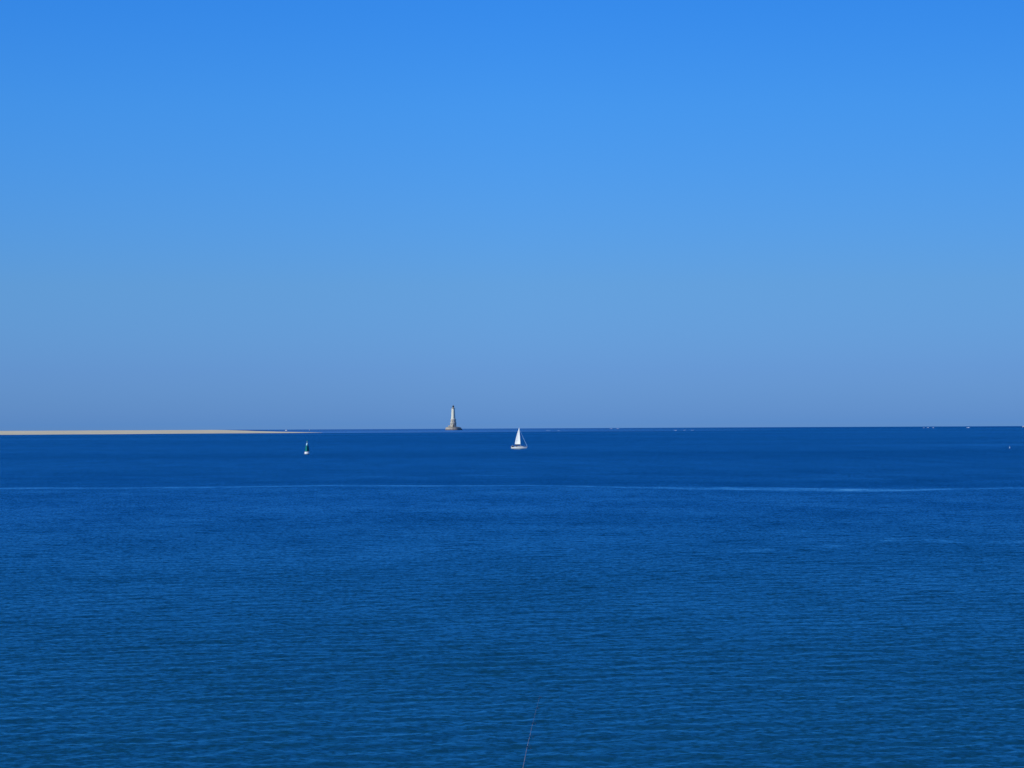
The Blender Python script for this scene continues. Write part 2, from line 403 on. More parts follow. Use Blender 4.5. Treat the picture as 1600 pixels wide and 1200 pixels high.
# ------------------------------------------------------------------ the sandbank
def build_sandbank():
    M = mat('beach sand', (0.60, 0.52, 0.31), 0.95, 0.06, 0.006, col2=(0.46, 0.40, 0.25), bump=0.2)
    near = [(-330, 4420), (-100, 4480), (60, 4560), (160, 4580), (250, 4660), (330, 4690), (400, 4740), (440, 4780), (480, 4850), (505, 4900)]
    farr = [(-330, 9800), (-100, 9800), (60, 9800), (160, 9600), (250, 9400), (330, 8600), (370, 7600), (400, 6400), (440, 5700), (480, 5200), (505, 4930)]
    crest = [(-330, 1.9), (-100, 1.7), (60, 1.7), (250, 1.9), (330, 2.2), (370, 1.9), (420, 0.9), (455, 0.35), (505, 0.10)]
    pxs = np.linspace(-330, 505, 230); v = np.concatenate([np.linspace(0, 0.12, 14), np.linspace(0.14, 1, 40)])
    PX, V = np.meshgrid(pxs, v)
    n0 = np.interp(PX, *zip(*near)) + 60 * (vnoise(PX / 35, PX * 0, 41) - 0.5); n1 = np.interp(PX, *zip(*farr)); cr_ = np.interp(PX, *zip(*crest))
    rr = n0 + (n1 - n0) * V
    prof = np.clip(V / 0.10, 0, 1) ** 0.7 * (0.72 + 0.28 * V) * np.clip((1 - V) / 0.06, 0, 1)
    hump = 0.86 + 0.28 * vnoise(PX / 38, V * 6, 42) + 0.1 * vnoise(PX / 9, V * 15, 43)
    ang = (PX - 800) / FPX
    X = rr * np.sin(ang); Y = rr * np.cos(ang); Z = -rr ** 2 / (2 * RE) - 0.25 + (cr_ + 0.25) * prof * hump
    me = bpy.data.meshes.new('sandbank'); nr, na = X.shape
    idx = np.arange(nr * na).reshape(nr, na)
    q = np.stack([idx[:-1, :-1], idx[:-1, 1:], idx[1:, 1:], idx[1:, :-1]], -1).reshape(-1, 4)
    me.from_pydata(np.stack([X, Y, Z], -1).reshape(-1, 3).tolist(), [], q.tolist()); me.update()
    for p in me.polygons: p.use_smooth = True
    me.materials.append(M)
    o = bpy.data.objects.new('sandbank', me); C.objects.link(o); tag(o, kind='structure')
build_sandbank()

# ------------------------------------------------------------------ the lighthouse
def build_lighthouse():
    p = az_at(708.3, 671.6, 7000)
    face = math.atan2(p.y, p.x) - math.pi / 2
    T = thing('lighthouse', 'tall pale stone lighthouse tower with dark lantern on a round base at the horizon', 'lighthouse', p, face)
    bm = bmesh.new(); lathe(bm, [(0, -2), (22.4, -2), (22.0, 1.2), (20.9, 5.4), (21.3, 5.6), (21.3, 6.1), (20.9, 6.2), (20.9, 7.2), (19.9, 7.2), (19.9, 6.1), (0, 6.1)], 72)
    pf = link('platform', bm, M_grey, T, True)
    bm = bmesh.new(); lathe(bm, [(22.48, -2), (22.48, -1), (22.12, 1.3), (21.75, 3.0), (21.6, 3.0), (21.6, -2)], 72)
    link('tide_stain', bm, M_dark, pf, True)
    # stair and postern on the right-hand flank
    bm = bmesh.new()
    for i in range(9): box(bm, 20.2, 25.2 - i * 0.5, -3.2, 3.2, -2 + i * 0.0, 0.8 + i * 0.66)
    link('landing_steps', bm, M_dark, pf)
    for k in range(36):
        a = k * math.pi / 18
        bm = bmesh.new(); box(bm, -0.55, 0.55, -0.28, 0.28, 7.2, 7.75, rotz(a) @ Matrix.Translation((20.4, 0, 0)) @ rotz(math.pi / 2))
        link('merlon', bm, M_grey, pf)
    # gatehouse against the tower on the seaward left
    bm = bmesh.new(); GM = rotz(R(187)) @ Matrix.Translation((11.6, 0, 0))
    box(bm, -3.4, 2.2, -2.6, 2.6, 6.1, 11.4, GM)
    gh = link('stair_house', bm, M_white, T)
    bm = bmesh.new()
    for sx in (0,):
        vs = [bm.verts.new(GM @ Vector(c)) for c in ((-3.4, -2.8, 11.4), (2.5, -2.8, 11.4), (2.5, 2.8, 11.4), (-3.4, 2.8, 11.4), (-3.4, 0, 13.0), (2.5, 0, 12.4))]
        for f in ((0, 1, 5, 4), (1, 2, 5), (2, 3, 4, 5), (3, 0, 4), (0, 3, 2, 1)): bm.faces.new([vs[i] for i in f])
    link('roof', bm, M_grey, gh)
    bm = bmesh.new(); box(bm, 2.15, 2.26, -0.5, 0.5, 8.6, 10.2, GM); link('window', bm, M_pane, gh)
    # ring of keepers' lodgings
    bm = bmesh.new(); lathe(bm, [(12.2, 6.1), (18.2, 6.1), (18.2, 7.9), (12.2, 7.9)], 64, a0=R(20), a1=R(340))
    rg = link('keepers_lodging', bm, M_white, T, True)
    bm = bmesh.new(); lathe(bm, [(18.5, 7.9), (18.5, 8.05), (12.2, 9.3), (12.2, 7.9), (18.5, 7.9)], 64, a0=R(19), a1=R(341))
    link('roof', bm, M_lead, rg)
    for k in range(12):
        a = R(34 + k * 26.5)
        bm = bmesh.new(); box(bm, -0.12, 0.08, -0.45, 0.45, 6.5, 7.6, rotz(a) @ Matrix.Translation((18.2, 0, 0)))
        link('window', bm, M_pane, rg)
    # tower
    bm = bmesh.new(); lathe(bm, [(0, 6.1), (8.5, 6.1), (8.5, 7.3), (8.2, 7.5), (7.8, 18.6), (0, 18.6)], 64)
    s1 = link('ground_storey', bm, M_mid, T, True)
    for k in range(16):
        bm = bmesh.new(); box(bm, 7.6, 8.42, -0.42, 0.42, 7.4, 18.6, rotz(R(11.25 + k * 22.5))); link('pilaster', bm, M_stone, s1)
    bm = bmesh.new(); lathe(bm, [(7.7, 18.6), (8.5, 18.6), (8.5, 19.2), (9.0, 19.5), (9.0, 20.0), (8.7, 20.1), (8.7, 21.2), (8.4, 21.2), (8.4, 20.1), (0, 20.1)], 64)
    link('lower_cornice', bm, M_stone, s1, True)
    bm = bmesh.new(); box(bm, -1.0, 1.0, -8.62, -7.6, 7.4, 12.8); box(bm, -1.35, 1.35, -8.55, -7.6, 12.8, 13.5); box(bm, -1.35, -1.0, -8.55, -7.6, 8.8, 12.8); box(bm, 1.0, 1.35, -8.55, -7.6, 8.8, 12.8)
    link('door', bm, M_wood, s1)
    for k in range(8):
        bm = bmesh.new(); box(bm, 7.7, 8.12, -0.55, 0.55, 13.2, 16.4, rotz(R(k * 45)))
        link('window', bm, M_pane, s1)
    bm = bmesh.new(); lathe(bm, [(0, 20.1), (7.2, 20.1), (7.0, 27.6), (0, 27.6)], 64)
    s2 = link('chapel_storey', bm, M_mid, T, True)
    for k in range(16):
        bm = bmesh.new(); box(bm, 6.6, 7.5, -0.36, 0.36, 20.1, 27.6, rotz(R(11.25 + k * 22.5))); link('pilaster', bm, M_stone, s2)
    bm = bmesh.new(); lathe(bm, [(6.6, 27.6), (7.5, 27.6), (7.6, 28.2), (8.0, 28.4), (8.0, 28.9), (7.5, 29.0), (7.5, 30.1), (7.2, 30.1), (7.2, 29.0), (0, 29.0)], 64)
    link('middle_cornice', bm, M_stone, s2, True)
    for k in range(8):
        bm = bmesh.new(); box(bm, 6.7, 7.2, -0.5, 0.5, 22.0, 25.4, rotz(R(22.5 + k * 45)))
        link('window', bm, M_pane, s2)
    bm = bmesh.new(); lathe(bm, [(0, 29.0), (6.1, 29.0), (6.1, 30.8), (5.75, 31.2), (5.0, 45.2), (5.2, 45.3), (5.2, 45.8), (4.95, 45.9), (4.35, 58.4), (0, 58.4)], 64)
    sh = link('shaft', bm, M_white, T, True)
    for k, z in enumerate((34.0, 39.5, 49.0, 54.0)):
        for a in (-80, 10, 100, 190):
            rr = 5.75 - (z - 31) * 0.052
            bm = bmesh.new(); box(bm, rr - 0.6, rr + 0.06, -0.3, 0.3, z, z + 1.7, rotz(R(a + k * 12)))
            link('window', bm, M_pane, sh)
    bm = bmesh.new(); lathe(bm, [(4.0, 58.4), (4.5, 58.4), (5.3, 59.6), (5.3, 60.1), (0, 60.1)], 64)
    ga = link('gallery', bm, M_stone, T, True)
    bm = bmesh.new()
    for z in (60.6, 61.2): lathe(bm, [(5.14, z), (5.22, z), (5.22, z + 0.08), (5.14, z + 0.08), (5.14, z)], 48)
    for k in range(32): box(bm, 5.15, 5.21, -0.03, 0.03, 60.1, 61.2, rotz(R(k * 11.25)))
    link('railing', bm, M_iron, ga)
    bm = bmesh.new(); lathe(bm, [(0, 60.1), (2.6, 60.1), (2.6, 62.4), (0, 62.4)], 32)
    ln = link('lantern', bm, M_grey, T, True)
    bm = bmesh.new(); lathe(bm, [(0, 62.4), (2.35, 62.4), (2.35, 65.6), (0, 65.6)], 16)
    link('lantern_glass', bm, M_pane, ln)
    bm = bmesh.new()
    for k in range(16): box(bm, 2.3, 2.46, -0.07, 0.07, 62.4, 65.6, rotz(R(k * 22.5 + 0)))
    link('glazing_bars', bm, M_iron, ln)
    bm = bmesh.new(); lathe(bm, [(0, 65.6), (2.75, 65.6), (2.75, 65.9), (2.35, 66.8), (1.5, 67.6), (0.5, 68.0), (0.35, 68.6), (0, 68.6)], 32)
    rf = link('lantern_roof', bm, M_lead, ln, True)
    bm = bmesh.new(); sphere(bm, (0, 0, 68.9), 0.45); tube(bm, [(0, 0, 69.2), (0, 0, 71.2)], [0.08, 0.03], 6)
    link('finial', bm, M_iron, rf, True)
build_lighthouse()

# ------------------------------------------------------------------ the sailing boat
def hull_bm(Lh, beam, free_aft, free_bow, draft=0.35, n=28, m=14, transom=0.72):
    """a real yacht hull: stations lofted from transom (x = 0) to stem (x = Lh)"""
    bm = bmesh.new(); rows = []
    for i in range(n + 1):
        t = i / n
        bw = beam / 2 * (transom + (1 - transom) * math.sin(min(t / 0.42, 1) * math.pi / 2)) if t < 0.42 else beam / 2 * max(1 - ((t - 0.42) / 0.58) ** 2.1, 0) 
        bw = max(bw, 0.015)
        sheer = free_aft + (free_bow - free_aft) * t ** 1.6 - 0.08 * math.sin(math.pi * t)
        keel = -draft * math.sin(math.pi * min(max(t * 0.92 + 0.06, 0), 1)) ** 0.7 + (0.25 * max(t - 0.85, 0) / 0.15)
        x = Lh * t
        row = []
        for j in range(m + 1):
            s = j / m * 2 - 1                      # -1 port sheer .. +1 starboard sheer
            q = abs(s) ** 1.0
            wy = bw * math.sin(min(q * 1.25, 1) * math.pi / 2) ** 0.75
            zz = keel + (sheer - keel) * (q ** 2.3)
            rake = 0.55 * (zz / max(sheer, .1)) * t ** 6 - 0.25 * (zz / sheer) * (1 - t) ** 8
            row.append(bm.verts.new((x + rake, math.copysign(wy, s), zz)))
        rows.append(row)
    for A, B in zip(rows, rows[1:]):
        for j in range(m): bm.faces.new((A[j], A[j + 1], B[j + 1], B[j]))
    bm.faces.new(rows[0][::-1])
    for A, B in zip(rows, rows[1:]): bm.faces.new((A[0], B[0], B[m], A[m]))
    return bm, rows

def build_sailboat():
    p = on_sea(811, 701.2)
    r = math.hypot(p.x, p.y); s = r / FPX       # metres per picture pixel there
    ang = R(-14)
    T = thing('sailing_boat', 'white sailing boat with mainsail up and headsail furled, crossing the blue water', 'sailboat', p, ang)
    X0 = -11.6 * s; Lh = 24.2 * s / math.cos(ang) - 0.5
    T0 = Matrix.Translation((X0, 0, 0))
    bm, rows = hull_bm(Lh, 3.05, 0.98, 1.28, 0.45); bmesh.ops.transform(bm, matrix=T0, verts=bm.verts)
    hull = link('hull', bm, M_gel, T, True)
    def sheer_z(t): return 0.98 + 0.30 * t ** 1.6 - 0.08 * math.sin(math.pi * t)
    def half(t): return 1.525 * (0.72 + 0.28 * math.sin(min(t / 0.42, 1) * math.pi / 2)) if t < 0.42 else 1.525 * max(1 - ((t - 0.42) / 0.58) ** 2.1, 0)
    bm = bmesh.new()
    for side in (-1, 1):
        tube(bm, [(X0 + Lh * t + 0.55 * t ** 6 - .25 * (1 - t) ** 8, side * (half(t) + 0.01), sheer_z(t) + 0.02) for t in [i / 24 for i in range(25)]], 0.035, 6)
    link('toe_rail', bm, M_alu, hull, True)
    bm = bmesh.new()
    for side in (-1, 1):
        t = 0.45
        pts = [(X0 + Lh * t_, side * (half(t_) * 0.985 + 0.012), 0.14 + 0.10 * t_) for t_ in [0.03 + i / 24 * 0.87 for i in range(25)]]
        tube(bm, pts, 0.035, 6)
    link('boot_stripe', bm, M_red, hull, True)
    # cabin
    cab = bmesh.new(); pr = [(0.34, .95), (0.40, 1.02), (0.60, 0.86), (0.74, 0.52), (0.80, 0.2)]
    vs = []
    for (t, w_) in pr:
        z0 = sheer_z(t) - 0.05; z1 = z0 + (0.55 if t < 0.7 else (0.30 if t < 0.78 else 0.08))
        if t == 0.34: z1 = z0 + 0.52
        x = X0 + Lh * t
        vs.append([cab.verts.new((x, -w_, z0)), cab.verts.new((x, -w_ * 0.82, z1)), cab.verts.new((x, 0, z1 + 0.07)), cab.verts.new((x, w_ * 0.82, z1)), cab.verts.new((x, w_, z0))])
    for A, B in zip(vs, vs[1:]):
        for j in range(4): cab.faces.new((A[j], A[j + 1], B[j + 1], B[j]))
        cab.faces.new((A[4], A[0], B[0], B[4]))
    cab.faces.new(vs[0][::-1]); cab.faces.new(vs[-1])
    cabin = link('cabin', cab, M_deck, T, False, 0.03)
    for side in (-1, 1):
        for (t0, t1) in ((0.42, 0.47), (0.50, 0.55), (0.58, 0.63)):
            bm = bmesh.new()
            def pt(t, f):
                w_ = np.interp(t, [q[0] for q in pr], [q[1] for q in pr]); z0 = sheer_z(t) - 0.05
                return (X0 + Lh * t, side * (w_ * (1 - 0.18 * f) + 0.012), z0 + 0.55 * f)
            a, b_, c, d = [pt(t0, .35), pt(t1, .35), pt(t1, .78), pt(t0, .78)]
            v1 = [bm.verts.new(q) for q in (a, b_, c, d)]; v2 = [bm.verts.new((q[0], q[1] - side * 0.05, q[2])) for q in (a, b_, c, d)]
            bm.faces.new(v1); bm.faces.new(v2[::-1])
            for i in range(4): bm.faces.new((v1[i], v1[(i + 1) % 4], v2[(i + 1) % 4], v2[i]))
            link('cabin_window', bm, M_pane, cabin)
    # cockpit coaming, sprayhood, wheel, rails
    bm = bmesh.new()
    for side in (-1, 1): box(bm, X0 + Lh * 0.04, X0 + Lh * 0.335, side * 0.78 - 0.12, side * 0.78 + 0.12, 0.88, 1.22)
    box(bm, X0 + Lh * 0.02, X0 + Lh * 0.05, -1.0, 1.0, 0.88, 1.12)
    link('coaming', bm, M_gel, T, False, 0.03)
    bm = bmesh.new()
    arc = []
    for k, (t, zt, wv) in enumerate(((0.30, 2.02, 0.92), (0.345, 2.05, 0.95), (0.40, 1.55, 0.86))):
        arc.append([bm.verts.new((X0 + Lh * t, wv * math.cos(a), (sheer_z(t) + 0.25) + (zt - sheer_z(t) - 0.25) * math.sin(a) ** 0.6)) for a in [math.pi * i / 12 for i in range(13)]])
    for A, B in zip(arc, arc[1:]):
        for j in range(12): bm.faces.new((A[j], A[j + 1], B[j + 1], B[j]))
    sh = link('sprayhood', bm, M_navy, T, True); m = sh.modifiers.new('thick', 'SOLIDIFY'); m.thickness = 0.02
    bm = bmesh.new()
    a = [(X0 + Lh * 0.12, 0.42 * math.cos(q), 1.45 + 0.42 * math.sin(q)) for q in [2 * math.pi * i / 24 for i in range(25)]]
    tube(bm, a, 0.018, 6, False)
    for i in range(3):
        q = math.pi * i / 3; tube(bm, [(X0 + Lh * 0.12, 0.42 * math.cos(q), 1.45 + 0.42 * math.sin(q)), (X0 + Lh * 0.12, -0.42 * math.cos(q), 1.45 - 0.42 * math.sin(q))], 0.012, 6)
    box(bm, X0 + Lh * 0.125, X0 + Lh * 0.15, -0.1, 0.1, 0.8, 1.5)
    link('steering_wheel', bm, M_wire, T, True)
    bm = bmesh.new()
    for side in (-1, 1):
        top = []
        for t in (0.02, 0.16, 0.34, 0.52, 0.70, 0.86, 0.985):
            h = sheer_z(t); x = X0 + Lh * t + 0.4 * t ** 6; y = side * max(half(t) - 0.05, 0.04)
            tube(bm, [(x, y, h), (x, y, h + 0.62)], 0.014, 6); top.append((x, y, h + 0.62))
        tube(bm, top, 0.008, 5); tube(bm, [(a_[0], a_[1], a_[2] - 0.3) for a_ in top], 0.007, 5)
    link('guard_rail', bm, M_wire, T)
    for side in (-1, 1):
        bm = bmesh.new(); x0, x1 = X0 + 0.12, X0 + Lh * 0.15; y = side * (half(0.08) - 0.03)
        box(bm, x0, x1, y - 0.012, y + 0.012, 1.03, 1.58)
        link('weather_cloth', bm, M_navy, T)
    # mast, boom, sails
    mb = Vector((2.7 * s, 0, 1.45)); mt = Vector((0.6 * s, 0, 33.4 * s))
    bm = bmesh.new(); tube(bm, [mb - Vector((0, 0, 0.5)), mb.lerp(mt, 0.5), mt], [0.085, 0.08, 0.055], 10)
    mast = link('mast', bm, M_alu, T, True)
    for f in (0.38, 0.68):
        c = mb.lerp(mt, f)
        for side in (-1, 1):
            bm = bmesh.new(); tube(bm, [c, c + Vector((-0.18, side * 0.75, 0.04))], 0.022, 6); link('spreader', bm, M_alu, mast, True)
    bm = bmesh.new(); sphere(bm, mt + Vector((0, 0, 0.05)), 0.06, seg=10); tube(bm, [mt, mt + Vector((0.02, 0, 0.45))], 0.008, 5); tube(bm, [mt + Vector((-0.2, 0, .22)), mt + Vector((0.25, 0, .22))], 0.008, 5)
    link('masthead_vane', bm, M_black, mast)
    bang = R(12)                                # boom eased a little to leeward
    bd = Vector((-math.cos(bang), math.sin(bang), 0.0))
    zb = 6.6 * s
    bs = mb.lerp(mt, (zb - mb.z) / (mt.z - mb.z)); blen = 9.9 * s / math.cos(ang)
    be = bs + bd * blen + Vector((0, 0, -0.03))
    bm = bmesh.new(); tube(bm, [bs, be], [0.06, 0.055], 8)
    boom = link('boom', bm, M_alu, T, True)
    bm = bmesh.new(); mid = bs.lerp(be, 0.45)
    tube(bm, [bs + bd * 0.05 - Vector((0, 0, 0.05)), mid - Vector((0, 0, .02)), be + Vector((0, 0, 0.02))], [0.17, 0.19, 0.10], 10)
    link('sail_bag', bm, M_navy, boom, True)
    foot0 = bs + bd * 0.10 + Vector((0, 0, 0.12)); foot1 = be + Vector((0, 0, 0.12)) - bd * 0.12
    head = mb.lerp(mt, 0.985) + Vector((-0.09, 0, 0))
    bm = bmesh.new(); nu, nv = 14, 40; g = []
    for j in range(nv + 1):
        f = j / nv
        a_ = foot0.lerp(head, f)
        tw = R(10 * f)
        cw = (1 - f) ** 0.97 * (foot1 - foot0).length + 0.28 * math.sin(math.pi * f) + 0.14 * (1 - (1 - f) ** 8)
        dr = Vector((-math.cos(bang + tw), math.sin(bang + tw), 0))
        nr_ = Vector((math.sin(bang + tw), math.cos(bang + tw), 0))
        row = []
        for i in range(nu + 1):
            u = i / nu; camb = 0.10 * cw * 4 * (u ** 0.8) * (1 - u) * (0.35 + 0.65 * min(f * 5, 1))
            row.append(bm.verts.new(a_ + dr * cw * u + nr_ * camb + Vector((0, 0, (foot1.z - foot0.z) * u * (1 - f)))))
        g.append(row)
    for A, B in zip(g, g[1:]):
        for i in range(nu): bm.faces.new((A[i], A[i + 1], B[i + 1], B[i]))
    ms = link('mainsail', bm, M_sail, T, True, weld=False); m = ms.modifiers.new('thick', 'SOLIDIFY'); m.thickness = 0.012
    for j in (8, 16, 24, 32):
        bm = bmesh.new(); f = j / nv; a_ = foot0.lerp(head, f); tw = R(10 * f)
        cw = (1 - f) ** 0.97 * (foot1 - foot0).length + 0.28 * math.sin(math.pi * f) + 0.14
        pts = []
        for i in range(nu + 1):
            u = i / nu; camb = 0.10 * cw * 4 * (u ** 0.8) * (1 - u)
            pts.append(a_ + Vector((-math.cos(bang + tw), math.sin(bang + tw), 0)) * cw * u + Vector((math.sin(bang + tw), math.cos(bang + tw), 0)) * (camb - 0.01) + Vector((0, 0, 0.0)))
        tube(bm, pts, 0.016, 5); link('batten', bm, M_deck, ms, True)
    tack = Vector((X0 + Lh + 0.42, 0, 1.38)); fh = mb.lerp(mt, 0.90)
    bm = bmesh.new()
    pts = [tack.lerp(fh, i / 16) + Vector((-0.05 * math.sin(math.pi * i / 16), 0, 0)) for i in range(17)]
    tube(bm, pts, [0.10] + [0.125 - 0.085 * i / 16 for i in range(1, 17)], 8)
    link('furled_headsail', bm, M_uv, T, True)
    bm = bmesh.new(); lathe(bm, [(0, 0), (0.12, 0), (0.13, 0.14), (0, 0.16)], 12, c=tuple(tack - Vector((0, 0, 0.15))))
    link('furling_drum', bm, M_black, T, True)
    bm = bmesh.new()
    for side in (-1, 1):
        c1 = mb.lerp(mt, 0.38) + Vector((-0.18, side * 0.75, 0.04)); c2 = mb.lerp(mt, 0.68) + Vector((-0.18, side * 0.75, 0.04))
        base = Vector((mb.x - 0.25, side * 1.35, sheer_z(0.55)))
        tube(bm, [base, c1, c2, mb.lerp(mt, 0.92)], 0.008, 5); tube(bm, [base + Vector((-.3, 0, 0)), mb.lerp(mt, 0.40)], 0.007, 5)
    tube(bm, [Vector((X0 - 0.1, 0.0, 1.0)), mt], 0.008, 5)
    link('rigging', bm, M_wire, T)
    bm = bmesh.new(); tube(bm, [be - bd * 0.6, Vector((X0 + Lh * 0.22, 0.1, 1.15))], 0.014, 5)
    link('mainsheet', bm, M_deck, T)
    bm = bmesh.new(); 
    bmesh.ops.create_cone(bm, segments=16, radius1=0.28, radius2=0.28, depth=0.12, matrix=Matrix.Translation((X0 + 0.05, -0.85, 1.35)) @ Matrix.Rotation(R(90), 4, 'X'), cap_ends=True)
    link('lifebuoy', bm, M_hat, T, True, 0.03)
    return T, X0, Lh
boatT, bX0, bLh = build_sailboat()

def build_person(world_mat, label, sk, hatm, jack, leg):
    """a seated figure: pelvis root, bent legs, one arm forward to the wheel"""
    name = 'person'
    J = {'pel': (0, 0, 0.10, .15), 'wst': (-.01, 0, .26, .135), 'chs': (-.03, 0, .44, .155), 'nck': (-.01, 0, .60, .06), 'hd1': (.02, 0, .70, .085), 'hd2': (.02, 0, .80, .08),
         'hl': (.06, .10, .09, .095), 'kl': (.46, .13, .12, .065), 'al': (.50, .14, -.30, .042), 'tl': (.66, .15, -.35, .036),
         'hr': (.06, -.10, .09, .095), 'kr': (.46, -.15, .10, .065), 'ar': (.44, -.16, -.30, .042), 'tr': (.60, -.17, -.35, .036),
         'sl': (-.02, .20, .53, .06), 'el': (.16, .26, .32, .045), 'wl': (.40, .20, .38, .032), 'fl': (.48, .19, .40, .03),
         'sr': (-.02, -.20, .53, .06), 'er': (.06, -.28, .28, .045), 'wr': (.28, -.24, .20, .032), 'fr': (.36, -.23, .19, .03)}
    E = [('pel', 'wst'), ('wst', 'chs'), ('chs', 'nck'), ('nck', 'hd1'), ('hd1', 'hd2'), ('pel', 'hl'), ('hl', 'kl'), ('kl', 'al'), ('al', 'tl'), ('pel', 'hr'), ('hr', 'kr'), ('kr', 'ar'), ('ar', 'tr'),
         ('chs', 'sl'), ('sl', 'el'), ('el', 'wl'), ('wl', 'fl'), ('chs', 'sr'), ('sr', 'er'), ('er', 'wr'), ('wr', 'fr')]
    keys = list(J)
    def skinned(nm, ks, es, matl, parent, grow=0.0, lvl=1):
        me = bpy.data.meshes.new(nm)
        me.from_pydata([J[k][:3] for k in ks], [(ks.index(a), ks.index(b)) for a, b in es], [])
        o = bpy.data.objects.new(nm, me); C.objects.link(o)
        sm = o.modifiers.new('skin', 'SKIN')
        for i, k in enumerate(ks):
            rr = J[k][3] + grow; me.skin_vertices[0].data[i].radius = (rr, rr)
        me.skin_vertices[0].data[0].use_root = True
        ss = o.modifiers.new('sub', 'SUBSURF'); ss.levels = lvl; ss.render_levels = lvl + 1
        me.materials.append(matl); o.parent = parent
        return o
    T = skinned(name, keys, E, sk, None)
    T.matrix_world = world_mat
    tag(T, label, 'person')
    u = ['pel', 'wst', 'chs', 'sl', 'el', 'wl', 'sr', 'er', 'wr']
    skinned('jacket', u, [e for e in E if e[0] in u and e[1] in u], jack, T, 0.022)
    l_ = ['pel', 'hl', 'kl', 'al', 'hr', 'kr', 'ar']
    skinned('trousers', l_, [e for e in E if e[0] in l_ and e[1] in l_], leg, T, 0.016)
    bm = bmesh.new(); lathe(bm, [(0.0, 0.135), (0.07, 0.12), (0.105, 0.07), (0.115, 0.0), (0.20, -0.03), (0.19, -0.045), (0.11, -0.015), (0, -0.01)], 20, c=(0.02, 0, 0.80))
    link('sun_hat', bm, hatm, T, True)
    bm = bmesh.new(); sphere(bm, (0.115, 0, 0.735), 0.018, 1, .8, 1.4, 8)
    link('nose', bm, sk, T, True)
    for s_ in (-1, 1):
        bm = bmesh.new(); sphere(bm, (0.098, s_ * 0.032, 0.76), 0.011, seg=8); link('eye', bm, M_black, T, True)
        bm = bmesh.new(); sphere(bm, (0.015, s_ * 0.092, 0.74), 0.022, .7, .4, 1.2, 8); link('ear', bm, sk, T, True)
        for q in range(4):
            bm = bmesh.new(); w0 = Vector(J['fl' if s_ > 0 else 'fr'][:3])
            tube(bm, [w0 + Vector((0, (q - 1.5) * .017, 0)), w0 + Vector((.05, (q - 1.5) * .02, .0)), w0 + Vector((.07 - abs(q - 1.5) * .006, (q - 1.5) * .02, -.03))], [.009, .009, .007], 6); link('finger', bm, sk, T, True)
    return T
BM = Matrix.Translation(boatT.location) @ rotz(boatT.rotation_euler.z)
build_person(BM @ Matrix.Translation((bX0 + 1.15 - 0.62, -0.62, 1.20)), 'person in dark jacket and white sun hat sitting at the stern of the sailing boat', M_skin, M_hat, M_jacket, M_trous)

